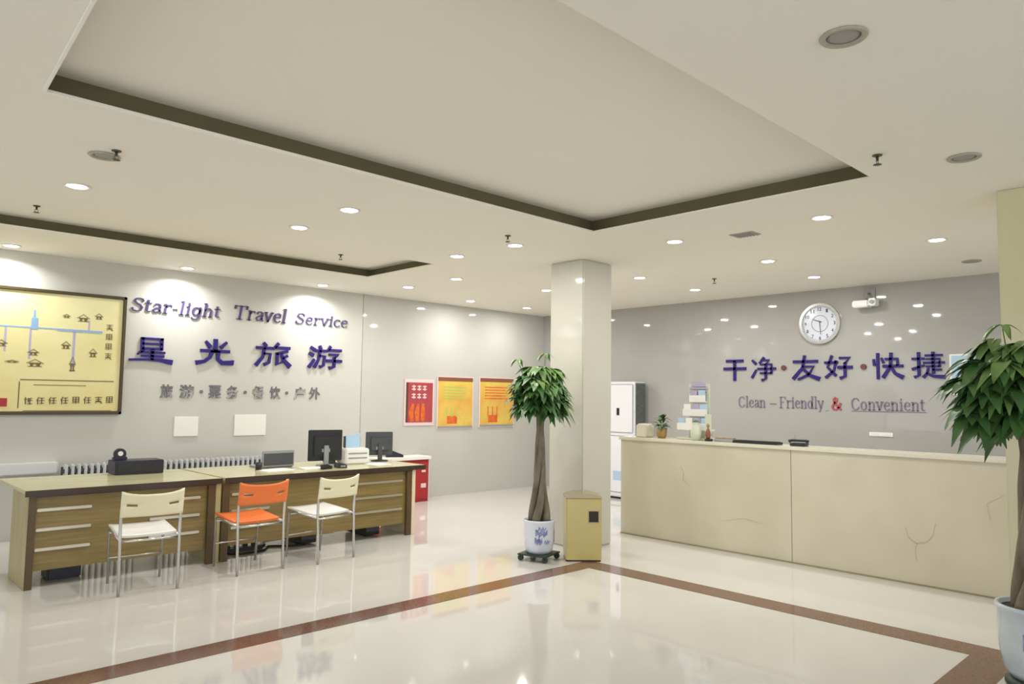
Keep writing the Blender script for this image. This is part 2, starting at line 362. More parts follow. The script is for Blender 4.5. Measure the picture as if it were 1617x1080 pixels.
def word(text, x0, x1, zb, cap, yf, yb, m, parent, thick=8.5, thin=3.2, slant=.1):
    """serif letters made with a broad pen, one child mesh per letter"""
    tot = sum(SERIF[c][0]+3 for c in text)-3; sx = (x1-x0)/tot; sz = cap/70; x = 0
    for c in text:
        wd, sts = SERIF[c]; b = MB()
        for P in sts:
            Q = [(x0+(x+p[0])*sx+slant*p[1]*sz, zb+p[1]*sz) for p in P]; W = []
            for i in range(len(P)):
                a, q = P[max(i-1, 0)], P[min(i+1, len(P)-1)]; dx, dy = q[0]-a[0], q[1]-a[1]; L = math.hypot(dx, dy) or 1
                W.append((thin+(thick-thin)*abs(dy/L)**1.5)*sz)
            b.stroke(Q, W, yf, yb)
        b.done('letter', m, parent); x += wd+3
RZ = -pi/2
# big raised characters on the left wall
for ch, x0, x1, z0, z1, lab in [
    ('星', 2.625, 3.075, 1.855, 2.13, 'big raised purple Chinese character beside the yellow map board, leftmost of four'),
    ('光', 3.355, 3.80, 1.845, 2.15, 'big raised purple Chinese character second from the yellow map board'),
    ('旅', 4.09, 4.55, 1.86, 2.155, 'big raised purple Chinese character third from the yellow map board'),
    ('游', 4.82, 5.315, 1.86, 2.16, 'big raised purple Chinese character at right end of the left wall row')]:
    o = han(ch, 'wall_character', x0-x0, x1-x0, z0-z0, z1-z0, -.025, 0, 'purple', None, (x0, YW-.001, z0), fat=1.12)
    tag(o, lab, 'wall lettering', 'big purple characters on the left wall')
t = thing('lettering_line', 'dark violet English serif lettering line along the top of the left wall', 'wall lettering', (2.61, YW-.001, 2.425))
word('Star-light', 0, 1.0, 0, .145, -.014, 0, 'violetgrey', t, 11, 4, .16)
word('Travel', 1.17, 1.87, .005, .165, -.014, 0, 'violetgrey', t, 11, 4, .16)
word('Service', 2.00, 2.78, .015, .135, -.014, 0, 'violetgrey', t, 11, 4, .16)
def font_char(ch, name, cx, cz, wd, ht, depth, m, parent, off=.0):
    cu = bpy.data.curves.new('tmp', 'FONT'); cu.body = ch; cu.extrude = .01; cu.offset = off; cu.size = 1
    ob = bpy.data.objects.new('tmp', cu); C.objects.link(ob)
    dg = bpy.context.evaluated_depsgraph_get(); me = bpy.data.meshes.new_from_object(ob.evaluated_get(dg))
    bpy.data.objects.remove(ob)
    xs = [v.co.x for v in me.vertices]; ys = [v.co.y for v in me.vertices]
    if not xs: return None
    ax, bx, ay, by = min(xs), max(xs), min(ys), max(ys)
    for v in me.vertices:
        x = (v.co.x-(ax+bx)/2)/(bx-ax)*wd; z = (v.co.y-(ay+by)/2)/(by-ay)*ht; y = -depth*(1 if v.co.z > 0 else 0)
        v.co = (cx+x, y, cz+z)
    me.materials.clear(); me.materials.append(M[m])
    o = bpy.data.objects.new(name, me); C.objects.link(o); o.parent = parent; return o
t = thing('lettering_line', 'small grey Chinese lettering line with dots below the big purple characters on the left wall', 'wall lettering', (2.97, YW-.001, 1.44))
for ch, a, b in [('旅', 2.97, 3.11), ('游', 3.183, 3.35), ('票', 3.52, 3.672), ('务', 3.742, 3.885), ('餐', 4.07, 4.22), ('饮', 4.297, 4.443), ('户', 4.63, 4.79), ('外', 4.845, 5.01)]:
    font_char(ch, 'character', (a+b)/2-2.97, .085, b-a, .16, .008, 'grey_ink', t, .022)
for x in (3.437, 3.975, 4.53):
    MB().lathe([(.02, -.006), (.02, .006)], 12).done('dot', 'grey_ink', t, (x-2.97, -.004, .085)).rotation_euler = (pi/2, 0, 0)
# right wall
for ch, ya, yb, z0, z1, lab in [
    ('干', 5.373, 5.052, 1.79, 2.09, 'big raised purple character at the left end of the right wall row'),
    ('净', 4.96, 4.62, 1.78, 2.09, 'big raised purple character just left of the first dot on the right wall'),
    ('友', 4.38, 4.035, 1.785, 2.095, 'big raised purple character between the dots, lower left of the clock'),
    ('好', 3.957, 3.627, 1.79, 2.09, 'big raised purple character right below the clock, before the second dot'),
    ('快', 3.381, 3.047, 1.79, 2.095, 'big raised purple character just right of the second dot on the right wall'),
    ('捷', 2.936, 2.606, 1.79, 2.09, 'big raised purple character at the right end, next to the leafy tree')]:
    o = han(ch, 'wall_character', 0, ya-yb, 0, z1-z0, -.02, 0, 'purple', None, (XW-.001, ya, z0), RZ)
    tag(o, lab, 'wall lettering', 'big purple characters on the right wall')
for y, z, lab in [(4.503, 1.945, 'round brown dot between second and third purple characters, left of the clock'), (3.488, 1.938, 'round brown dot between fourth and fifth purple characters, right of the clock')]:
    o = MB().lathe([(.034, -.01), (.034, .01)], 16).done('lettering_dot', 'dot_brown', None, (XW-.012, y, z)); o.rotation_euler = (0, pi/2, 0)
    tag(o, lab, 'wall lettering', 'dots between the purple characters')
t = thing('lettering_line', 'thin grey English lettering line with a red ampersand below the right wall characters', 'wall lettering', (XW-.001, 5.165, 1.42), RZ)
word('Clean', 0, .40, 0, .14, -.008, 0, 'grey_ink2', t, 8, 3.6, 0)
MB().box(.46, .55, -.008, 0, .045, .055).done('dash', 'grey_ink2', t)
word('Friendly', .59, 1.18, 0, .14, -.008, 0, 'grey_ink2', t, 8, 3.6, 0)
word('&', 1.278, 1.405, -.01, .15, -.01, 0, 'redink', t, 13, 8, 0)
word('Convenient', 1.515, 2.345, -.005, .14, -.008, 0, 'grey_ink2', t, 8, 3.6, 0)
MB().box(1.20, 1.24, -.004, 0, -.03, -.024).box(1.52, 2.36, -.004, 0, -.027, -.019).done('underline', 'grey_ink2', t)

# ------------------------------------------------------------------ yellow map board
t = thing('map_board', 'big yellow sightseeing map board in a dark brown frame on the left wall', 'map board', (0, YW-.001, 0))
xa, xb, za, zb = -.2, 2.56, 1.262, 2.562; fw = .035
MB().box(xa+.01, xb-.01, -.03, 0, za+.01, zb-.01).done('map_panel', 'map', t)
f = MB(); f.box(xa, xb, -.05, 0, zb-fw, zb, .006); f.box(xa, xb, -.05, 0, za, za+fw, .006); f.box(xa, xa+fw, -.05, 0, za, zb, .006); f.box(xb-fw, xb, -.05, 0, za, zb, .006)
f.done('frame', 'map_frame', t)
def on(mb, x0, x1, z0, z1, d=.003): return mb.box(x0, x1, -.03-d, -.03, z0, z1)
b = MB(); on(b, .2, 2.33, 2.150, 2.164, .002); on(b, 1.9, 2.33, 2.14, 2.152, .004); on(b, 1.665, 1.725, 2.14, 2.26); on(b, 1.68, 1.70, 2.26, 2.34)
b.done('main_road', 'blue', t)
for a_ in ((1.655, 1.675, 1.83, 2.15), (2.05, 2.075, 1.74, 2.14), (1.44, 1.46, 1.9, 2.15), (2.19, 2.205, 2.16, 2.27), (.9, .93, 1.8, 2.15)):
    on(MB(), *a_, .001).done('side_road', 'lilac', t)
rnd = random.Random(3)
for (x, z, w_, h_) in [(1.98, 2.30, .07, .03), (2.14, 2.29, .12, .06), (2.29, 2.32, .08, .05), (1.99, 1.99, .09, .06), (1.70, 1.90, .1, .05), (1.72, 1.79, .15, .06), (1.52, 1.80, .12, .02), (2.06, 1.79, .06, .12), (2.25, 1.92, .08, .07), (1.42, 1.98, .1, .05), (1.1, 1.9, .14, .07), (.7, 2.3, .14, .07), (.5, 1.85, .14, .07)]:
    b = MB()   # little pagoda-like sketch: roof and storeys
    b.stroke([(x-w_/2, z), (x-w_*.3, z+h_*.25), (x, z+h_*.7), (x+w_*.3, z+h_*.25), (x+w_/2, z)], [.006]*5, -.033, -.03)
    on(b, x-w_*.35, x+w_*.35, z-h_*.15, z+h_*.1); on(b, x-w_*.28, x-w_*.1, z-h_*.5, z-h_*.15, .002); on(b, x+w_*.08, x+w_*.3, z-h_*.5, z-h_*.15, .002); on(b, x-w_*.42, x+w_*.42, z-h_*.6, z-h_*.48, .002)
    b.done('building_sketch', 'sketch', t)
def mark(x, z, s, mt, name='printed_character'):
    b = MB(); u = s/100; X = lambda v: x+(v-50)*u; Z = lambda v: z+(v-50)*u
    def h(z_, a=6, c=94): b.stroke([(X(a), Z(z_)), (X(c), Z(z_+rnd.uniform(0, 4)))], [9*u]*2, -.033, -.03)
    def v(x_, a=4, c=96): b.stroke([(X(x_), Z(c)), (X(x_+rnd.uniform(-2, 2)), Z(a))], [11*u]*2, -.0335, -.03)
    k = rnd.randrange(5)
    if k == 0: h(88); h(60, 16, 84); h(34, 10, 90); v(50, 20); b.stroke([(X(46), Z(40)), (X(8), Z(4))], [12*u, 6*u], -.033, -.03); b.stroke([(X(54), Z(40)), (X(94), Z(4))], [8*u, 15*u], -.033, -.03)
    elif k == 1: v(20); h(70, 4, 36); h(80, 46, 96); h(54, 44, 98); v(70, 0, 80); h(8, 42, 98); v(52, 30, 80)
    elif k == 2: v(14, 30); v(86, 30); h(94, 12, 88); h(64, 14, 86); h(36, 12, 88); v(50, 6); h(14, 4, 96)
    elif k == 3: b.stroke([(X(30), Z(96)), (X(6), Z(50))], [11*u, 8*u], -.033, -.03); v(20, 0, 64); h(84, 40, 94); h(48, 34, 98); v(66, 6, 84); h(10, 40, 92)
    else: h(80); v(30, 60); v(70, 60); h(44, 12, 88); b.stroke([(X(60), Z(44)), (X(40), Z(16)), (X(6), Z(4))], [11*u]*3, -.033, -.03); b.stroke([(X(40), Z(44)), (X(60), Z(16)), (X(94), Z(4))], [9*u, 11*u, 15*u], -.033, -.03)
    b.done(name, mt, t)
for k in range(8): mark(1.68+k*.108, 1.405+k*.002, .075, 'ink')
for k in range(4): mark(2.40, 2.21-k*.105, .07, 'sketch')
b = MB(); on(b, 1.6, 2.47, 1.615, 1.625, .002); on(b, 1.72, 2.2, 1.565, 1.572, .002); on(b, 1.64, 2.46, 1.30, 1.306, .002); on(b, 1.59, 1.60, 1.33, 1.6, .002)
b.done('caption_border', 'sketch', t)
b = MB(); on(b, .9, 1.50, 1.345, 1.43); b.done('legend_strip', 'red', t)

# ------------------------------------------------------------------ posters
def poster(x0, x1, z0, z1, lab, kind):
    t = thing('poster', lab, 'poster', (x0, YW-.001, z0), group='framed posters on the tiled wall'); W, Hh = x1-x0, z1-z0
    MB().box(0, W, -.012, 0, 0, Hh, .003).done('backing', 'pink', t)
    if kind == 0:
        MB().box(.05, W-.03, -.016, -.012, .05, Hh-.05).done('print', 'poster_red', t)
        MB().box(.03, .06, -.018, -.012, .05, Hh-.05).done('side_band', 'map_frame', t)
        b = MB()
        for r in range(2):
            for c in range(3):
                x, z = .13+c*.1, Hh-.16-r*.12
                b.box(x, x+.07, -.018, -.016, z, z+.02); b.box(x, x+.07, -.018, -.016, z+.045, z+.06); b.box(x+.027, x+.045, -.019, -.016, z-.01, z+.07)
        b.done('printed_heading', 'pink', t)
        b = MB()
        for c in range(3): b.stroke([(.14+c*.1, .08), (.12+c*.11, .2), (.16+c*.09, .32)], [.07, .085, .04], -.019, -.016)
        b.done('printed_picture', 'poster_orange', t)
    else:
        MB().box(.025, W-.025, -.016, -.012, .03, Hh-.02).done('print', 'poster_yel', t)
        MB().box(.02, W-.02, -.018, -.012, Hh-.075, Hh-.015).done('heading_band', 'figure', t)
        MB().box(.02, W-.02, -.018, -.012, .015, .045).done('foot_band', 'grey', t)
        b = MB()
        for k in range(5): b.box(.12, W-.15-.05*(k % 2), -.018, -.016, Hh-.17-k*.045, Hh-.155-k*.045)
        for k in range(3): b.box(.18+k*.1, .2+k*.1, -.018, -.016, .18, .34)
        b.done('printed_text', 'poster_green' if kind == 1 else 'poster_orange', t)
        MB().box(.2, .4, -.0165, -.016, .08, .2).done('printed_picture', 'poster_orange', t)
poster(6.38, 6.93, 1.07, 1.76, 'red framed poster with pinkish heading, left of the yellow posters', 0)
poster(6.985, 7.72, 1.01, 1.82, 'yellow poster with green text in the middle of the three posters', 1)
poster(7.84, 8.62, 1.02, 1.83, 'yellow and orange poster partly hidden behind the potted tree crown', 2)
for x0, x1, z0, z1, lab in [(3.14, 3.418, 1.0, 1.23, 'smaller blank pale rectangle on the wall above the radiator, left one'), (3.851, 4.26, .99, 1.25, 'larger blank pale rectangle on the wall above the radiator, right one')]:
    o = MB().box(0, x1-x0, -.012, 0, 0, z1-z0, .004).done('pale_rectangle', 'plate', None, (x0, YW-.001, z0)); tag(o, lab, 'panel', 'blank pale rectangles')  # thin pale boxes set against the wall

# ------------------------------------------------------------------ radiators and pipe cover behind the desks
def radiator(x0, x1, lab):
    t = thing('radiator', lab, 'radiator', (x0, YW-.14, 0), group='white column radiators'); n = int((x1-x0)/.06)
    f = MB()
    for k in range(n):
        x = .03+k*.06
        f.box(x-.014, x+.014, -.045, .045, .12, .75, .01)
    f.done('fins', 'radiator', t)
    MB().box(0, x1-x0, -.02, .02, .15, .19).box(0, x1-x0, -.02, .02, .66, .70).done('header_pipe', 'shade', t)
    MB().box(0, x1-x0, .05, .06, .14, .72).done('gap_shade_plate', 'shade', t)  # dark sheet painting the shade in the gaps between fins
    for x in (.09, x1-x0-.09): MB().box(x-.012, x+.012, -.03, .03, 0, .13).done('foot', 'grey', t)
radiator(2.0, 2.75, 'white column radiator partly behind the black tray on the left desk')
radiator(2.98, 4.25, 'longer white column radiator behind the laptop on the desks')
o = MB().box(-.6, 1.97, -.1, .0, .66, .775, .01).done('pipe_cover', 'radiator', None, (0, YW-.001, 0)); tag(o, 'long white boxed pipe cover on the wall left of the radiators', 'pipe cover')

# ------------------------------------------------------------------ desks
def desk(x0, x1, lab, blocks, right_edge=False):
    t = thing('reception_desk', lab, 'desk', (x0, 6.62, 0), group='wooden service desks'); W = x1-x0
    ov = .02 if not right_edge else .12
    MB().box(-.03 if not right_edge else 0, W+(ov if right_edge else 0), -.02, 1.05, .722, .747, .004).done('desk_top', 'desktop', t)
    MB().box(-.03 if not right_edge else 0, W+(ov if right_edge else 0), -.024, -.018, .70, .747).box(0.05, W-.05, -.015, .0, .69, .722).done('edge_band', 'edge', t)
    MB().box(0, .05, 0, .58, 0, .722, .003).done('side_panel', 'wood_side', t)
    MB().box(0, .052, -.004, .0, 0, .70).done('front_edging', 'wood_dark', t)
    MB().box(W-.115, W-.05 if right_edge else W-.052, -.004, .03, 0, .70).done('front_edging', 'wood_dark', t)
    MB().box(W-.05, W, 0, .58, 0, .722, .003).done('side_panel', 'wood_side' if not right_edge else 'cream_edge', t)
    MB().box(.05, W-.05, .03, .05, .13, .70).done('front_panel', 'wood', t)
    for a, b in blocks:
        for z in (.59, .44, .29):
            MB().box(a-x0, b-x0, .012, .03, z-.012, z+.012, .004).done('metal_strip', 'steel', t)
    return t
desk(1.30, 2.775, 'left wooden service desk with pale top, in front of the radiators', [(1.36, 1.74), (2.18, 2.60)])
desk(2.80, 4.93, 'right wooden service desk carrying the two computer monitors', [(2.88, 3.25), (4.17, 4.77)], True)

# chairs -----------------------------------------------------------
def chair(colour):
    t = thing('visitor_chair', '', 'chair', group='metal framed chairs pulled up to the desks')
    def sheet(name, pts_fn, nu, nv, thk, m, holes=()):
        b = MB(); V = {}
        for s_i, off in enumerate((0, thk)):
            for i in range(nu+1):
                for j in range(nv+1):
                    V[s_i, i, j] = b.bm.verts.new(pts_fn(i/nu, j/nv, off))
        keep = lambda i, j: 0 <= i < nu and 0 <= j < nv and (i, j) not in holes
        for i in range(nu):
            for j in range(nv):
                if not keep(i, j): continue
                for s_i in (0, 1):
                    q = [V[s_i, i, j], V[s_i, i+1, j], V[s_i, i+1, j+1], V[s_i, i, j+1]]
                    fc = b.bm.faces.new(q if s_i else q[::-1]); fc.smooth = True
                for di, dj, e in ((-1, 0, ((i, j), (i, j+1))), (1, 0, ((i+1, j), (i+1, j+1))), (0, -1, ((i, j), (i+1, j))), (0, 1, ((i, j+1), (i+1, j+1)))):
                    if not keep(i+di, j+dj):
                        a, c = e; b.bm.faces.new((V[0, a[0], a[1]], V[0, c[0], c[1]], V[1, c[0], c[1]], V[1, a[0], a[1]]))
        return b.done(name, m, t)
    sheet('seat', lambda u, v, o: ((u-.5)*.41, -.15+v*.38, .405+.035*v-.012*sin(pi*u)*sin(pi*v)+o+(.01*(abs(u-.5)*2)**4)), 10, 8, .016, colour[0])
    hol = {(1, 4), (2, 4), (9, 4), (10, 4)}
    sheet('backrest', lambda u, v, o: ((u-.5)*.44, -.225-.03*v-.03*sin(pi*u)-o, .575+v*(.165+.03*(abs(u-.5)*2)**3)), 12, 9, .012, colour[1], hol)
    for s in (-1, 1):
        MB().tube([(s*.21, -.255, .765), (s*.21, -.22, .58), (s*.208, -.215, .42), (s*.205, -.235, .0)], .0115, 8).done('leg', 'chrome', t)
        MB().tube([(s*.205, -.215, .405), (s*.203, .18, .43), (s*.2, .215, .41), (s*.19, .24, .0)], .0105, 8).done('leg', 'chrome', t)
    MB().tube([(-.205, .19, .40), (.205, .19, .40)], .009, 8).done('crossbar', 'chrome', t)
    MB().tube([(-.205, -.2, .39), (.205, -.2, .39)], .009, 8).done('crossbar', 'chrome', t)
    MB().tube([(-.2, .225, .2), (.2, .225, .2)], .007, 8).done('crossbar', 'chrome', t)
    return t
c1 = chair(('white', 'cream')); c1.location = (2.0, 6.205, 0); c1.rotation_euler.z = radians(-5); c1['label'] = 'cream chair with white seat at the left desk, leftmost chair'
c2 = chair(('orange', 'orange')); c2.location = (2.885, 6.27, 0); c2.rotation_euler.z = radians(2); c2['label'] = 'orange chair with metal legs between the two cream chairs'
c3 = copy_tree(c1); c3.location = (3.57, 6.25, 0); c3.rotation_euler.z = radians(9); c3['label'] = 'cream chair with white seat at the right desk, under the monitors'

# things on the floor round the desks
o = MB().box(-.12, .12, -.11, .11, 0, .17, .01).box(-.105, .105, -.095, .095, .165, .172).done('waste_box', 'navy', None, (1.62, 6.95, 0)); tag(o, 'small black box on the floor beneath the left end of the left desk', 'box')
for x, y, dx, hh, lab in [(4.52, 7.02, .09, .42, 'black computer tower under the right end of the right desk'), (3.78, 7.05, .09, .42, 'black computer tower under the right desk behind the cream chair')]:
    t = thing('computer_tower', lab, 'computer', (x, y, 0), group='computer towers under the desk')
    MB().box(-dx, dx, -.2, .2, .012, hh, .006).done('case', 'black', t)
    MB().box(-dx+.01, dx-.01, -.204, -.2, .05, hh-.05).done('front_grille', 'darkgrey', t)
t = thing('power_strip', 'dark power strip on the floor under the right desk behind the orange chair', 'power strip', (3.15, 6.98, 0), 0)
MB().box(-.2, .2, -.03, .03, 0, .035, .005).done('body', 'darkgrey', t)
for k in range(4): MB().box(-.16+k*.085, -.12+k*.085, -.02, .02, .035, .065, .004).done('plug', 'black', t)
for i, (P, lab) in enumerate([([(2.95, 6.95), (3.05, 6.82), (3.3, 6.84), (3.42, 6.98), (3.6, 6.86), (3.75, 6.84)], 'tangled black cable on the floor under the right desk, nearer the chairs'),
                              ([(2.93, 7.05), (3.12, 7.12), (3.4, 7.06), (3.55, 7.3), (3.98, 7.34), (4.38, 7.32)], 'black cable on the floor under the right desk, nearer the wall')]):
    V = [Vector((p[0]-3.15, p[1]-6.98, .009)) for p in P]; Q = []
    for a in range(len(V)-1):
        p0, p1, p2, p3 = V[max(a-1, 0)], V[a], V[a+1], V[min(a+2, len(V)-1)]
        for q in range(8):
            u = q/8; Q.append(.5*((2*p1)+(p2-p0)*u+(2*p0-5*p1+4*p2-p3)*u*u+(3*p1-p0-3*p2+p3)*u**3))
    MB().tube(Q, .009, 8).done('cable', 'black', t, label=lab)
t = thing('low_cabinet', 'low red cabinet with a white top by the wall behind the right desk end', 'cabinet', (5.62, 8.59, 0))
MB().box(0, 1.0, 0, .30, 0, .60, .006).done('body', 'red', t)
for a in (.02, .51):
    d = MB().box(a, a+.47, -.015, 0, .04, .57, .004).done('door', 'red', t)
    MB().box(a+.35, a+.44, -.019, -.015, .20, .26).done('printed_mark', 'pink', d)
    MB().box(a+.36, a+.43, -.019, -.015, .42, .45).done('printed_mark', 'pink', d)
MB().box(1.0, 1.015, -.01, .30, 0, .60, .002).done('side_trim', 'pink', t)
MB().box(-.02, 1.03, -.03, .30, .60, .645, .004).done('top', 'paperwhite', t)
# ------------------------------------------------------------------ things on the desks
DZ = .748
t = thing('desk_organiser', 'black tray box with pens on the left desk, below the map board', 'tray', (2.32, 7.50, DZ), radians(-2))
MB().box(-.21, .21, -.13, .13, 0, .125, .006).done('body', 'navy', t)
MB().box(-.19, .19, -.136, -.13, .02, .10).done('drawer', 'black', t)
t = thing('tape_dispenser', 'round black tape dispenser with pale centre, above the black tray on left desk', 'tape dispenser', (2.18, 7.52, DZ+.126), 0)
b = MB(); b.tube([(0, -.02, .055), (0, .02, .055)], .052, 24); b.box(-.06, .06, -.03, .03, 0, .03, .006); b.done('body', 'navy', t)
b = MB(); b.tube([(0, -.028, .06), (0, .028, .06)], .022, 16); b.done('tape_roll', 'white', t)
t = thing('laptop', 'dark laptop with grey rim standing open left of the nearer monitor', 'laptop', (3.60, 7.22, DZ), radians(3))
MB().box(-.18, .18, 0, .25, 0, .018, .004).done('keyboard_base', 'grey', t)
lid = MB().box(-.18, .18, -.025, -.008, .012, .175, .004).done('lid', 'grey', t)
MB().box(-.165, .165, -.029, -.025, .03, .15).done('lid_panel', 'darkgrey', lid)
def monitor(x, y, rz, lab, m1, w_, h_, zc):
    t = thing('computer_monitor', lab, 'monitor', (x, y, DZ), rz, 'computer monitors')
    hs = MB().box(-w_/2, w_/2, -.03, 0, zc-h_/2, zc+h_/2, .006).done('screen_housing', m1, t)
    MB().box(-w_/2+.05, w_/2-.05, -.05, -.028, zc-h_/2+.05, zc+h_/2-.06, .01).done('back_bulge', m1, hs)
    MB().box(-w_/2+.012, w_/2-.012, 0, .003, zc-h_/2+.015, zc+h_/2-.012).done('screen', 'darkgrey', hs)
    sd = MB().box(-.025, .025, -.075, -.045, .01, zc, .004).done('stand', 'grey' if m1 == 'black' else 'darkgrey', t)
    MB().box(-.045, .045, -.052, -.05, zc-.07, zc-.035).done('sticker', 'grey', hs)
    MB().lathe([(.10, 0), (.10, .008), (.03, .016)], 24, 0, -.04).done('foot', 'grey' if m1 == 'black' else 'black', t)
monitor(4.12, 7.18, radians(-12), 'nearer black computer monitor seen from behind, in the middle of the desks', 'black', .37, .33, .215)
monitor(4.92, 7.34, radians(-18), 'farther dark grey computer monitor near the right end of the desk', 'darkgrey', .32, .27, .20)
t = thing('desk_printer', 'white printer between the two computer monitors', 'printer', (4.50, 7.22, DZ), radians(-8))
MB().box(-.14, .14, -.13, .13, 0, .17, .012).done('body', 'white', t)
MB().box(-.11, .11, -.134, -.13, .06, .075).box(-.11, .11, -.134, -.13, .11, .125).done('paper_slot', 'grey', t)
MB().box(-.10, .10, .03, .05, .17, .30, .004).done('paper_support', 'darkgrey', t)
MB().poly([(-.08, .17), (.09, .17), (.09, .33), (-.08, .31)], .018, .024).done('paper_sheet', 'lightblue', t)
o = MB().box(-.05, .05, -.06, .06, 0, .15, .008).done('speaker_box', 'darkgrey', None, (4.285, 7.36, DZ)); tag(o, 'small dark grey box tucked between nearer monitor and white printer', 'box')
t = thing('desk_telephone', 'dark telephone with handset on the white cabinet top right of the farther monitor', 'telephone', (6.10, 8.72, .646), radians(-30))
MB().poly([(-.11, 0), (.13, 0), (.13, .03), (-.11, .12)], -.08, .08).done('body', 'navy', t)
MB().tube([(-.09, -.07, .13), (-.08, 0, .15), (-.09, .07, .13)], [.018, .013, .018], 10).done('handset', 'darkgrey', t)
for i, (x, y, a, wd, lab) in enumerate([(3.45, 6.95, 5, .30, 'white papers lying in front of the laptop'), (3.83, 6.93, -8, .21, 'white papers lying before the nearer monitor'), (4.62, 6.9, 6, .21, 'white papers lying in front of the white printer')]):
    o = MB().box(-wd/2, wd/2, -.11, .11, 0, .006).box(-wd/2+.02, wd/2+.012, -.10, .115, .006, .009).done('paper_stack', 'paperwhite', None, (x, y, DZ), radians(a)); tag(o, lab, 'papers', 'papers on the desks')
t = thing('stapler', 'small black stapler near the front edge under the nearer monitor', 'stapler', (3.93, 6.80, DZ), radians(15))
MB().box(-.07, .07, -.018, .018, 0, .012, .003).done('base', 'black', t)
MB().poly([(-.07, .012), (-.07, .045), (.0, .05), (.075, .024), (.075, .016)], -.014, .014).done('arm', 'black', t)
t = thing('card_reader', 'small black card reader with pale screen under the nearer monitor', 'card reader', (4.13, 6.86, DZ), radians(-10))
MB().poly([(-.045, 0), (.045, 0), (.045, .03), (-.045, .055)], -.07, .07).done('body', 'black', t)
MB().box(-.025, .03, -.073, -.07, .012, .028).done('screen', 'grey', t)
o = MB().lathe([(.03, 0), (.034, .08), (.03, .08), (.026, .01)], 16).done('pen_cup', 'black', None, (3.32, 7.05, DZ)); tag(o, 'small black pen cup left of the laptop on the right desk', 'cup')

# ------------------------------------------------------------------ reception counter
t = thing('reception_counter', 'long beige marble reception counter along the right wall', 'counter', (6.74, 1.0, 0))
L = 4.21; SE = 2.21
MB().box(.02, .10, 0, SE-.003, .0, 1.045).done('front_panel', 'marble', t)
MB().box(.02, .10, SE+.003, L, .0, 1.045).done('front_panel', 'marble', t)
MB().box(.03, .10, SE-.003, SE+.003, 0, 1.045).done('joint', 'seam', t)
MB().box(.10, .62, L-.06, L, 0, 1.045).done('side_panel', 'marble', t)
MB().box(0, .32, -.02, L+.02, 1.045, 1.08, .004).done('counter_top', 'marble_top', t)
MB().box(.30, .86, 0, L-.06, .74, .77).done('work_top', 'marble_top', t)
MB().box(.008, .022, 0, L, 0, .012).done('base_trim', 'seam', t)
b = MB()
def vein(pts, wd=.012):   # counter-face coordinates (y, z)
    for i in range(len(pts)-1):
        (a, z0), (c, z1) = pts[i], pts[i+1]
        d = Vector((c-a, z1-z0)); n = Vector((-d.y, d.x)).normalized()*wd*(.6 if i in (0, len(pts)-2) else 1)/2
        vs = [b.bm.verts.new((.0185, q[0], q[1])) for q in ((a+n.x, z0+n.y), (c+n.x, z1+n.y), (c-n.x, z1-n.y), (a-n.x, z0-n.y))]
        b.bm.faces.new(vs)
vein([(.99, .52), (1.01, .42), (1.06, .36), (1.14, .34), (1.2, .38), (1.22, .46)]); vein([(1.13, .34), (1.15, .28), (1.14, .2)])
vein([(3.42, .80), (3.38, .74), (3.39, .66), (3.30, .60)]); vein([(2.9, .3), (2.7, .35), (2.5, .32)], .006); vein([(.5, .8), (.62, .72), (.6, .6)], .006)
b.done('vein_marks', 'vein', t, fix=False)
CZ = 1.081
# potted plant on the counter
t = thing('counter_plant', 'small dark green plant in a brown pot on the left end of the counter', 'potted plant', (6.91, 4.76, CZ))
MB().lathe([(.04, 0), (.055, .03), (.06, .11), (.052, .11), (.045, .09)], 20).done('pot', 'brown_pot', t)
b = MB(); rr = random.Random(5)
def leaf(b, base, d, up, ln, wd, droop=.3, n=5):
    d = Vector(d).normalized(); side = d.cross(Vector(up)).normalized(); prev = None
    if side.length < .5: side = Vector((1, 0, 0))
    nrm = side.cross(d)
    for i in range(n+1):
        u = i/n; c = Vector(base)+d*ln*u-Vector((0, 0, 1))*droop*ln*u*u; w_ = wd*.5*sin(pi*min(.98, max(.04, u**.85)))
        row = (b.bm.verts.new(c-side*w_+nrm*w_*.25), b.bm.verts.new(c), b.bm.verts.new(c+side*w_+nrm*w_*.25))
        if prev:
            for k in (0, 1):
                fc = b.bm.faces.new((prev[k], prev[k+1], row[k+1], row[k])); fc.smooth = True
        prev = row
for k in range(46):
    a = rr.uniform(0, 2*pi); e = rr.uniform(.1, 1.2); r = rr.uniform(0, .03)
    p = (r*cos(a), r*sin(a), .1+rr.uniform(0, .12))
    leaf(b, p, (cos(a)*cos(e), sin(a)*cos(e), sin(e)), (0, 0, 1), rr.uniform(.08, .14), .035, .4)
b.done('leaves', 'leaf', t, fix=False)
t = thing('desk_caddy', 'pale box beside the small plant on the left end of the counter', 'box', (6.90, 4.98, CZ))
MB().box(-.08, .08, -.07, .07, 0, .14, .01).done('body', 'marble_top', t); MB().box(-.06, .06, -.05, .05, .138, .15).done('lid', 'white', t)
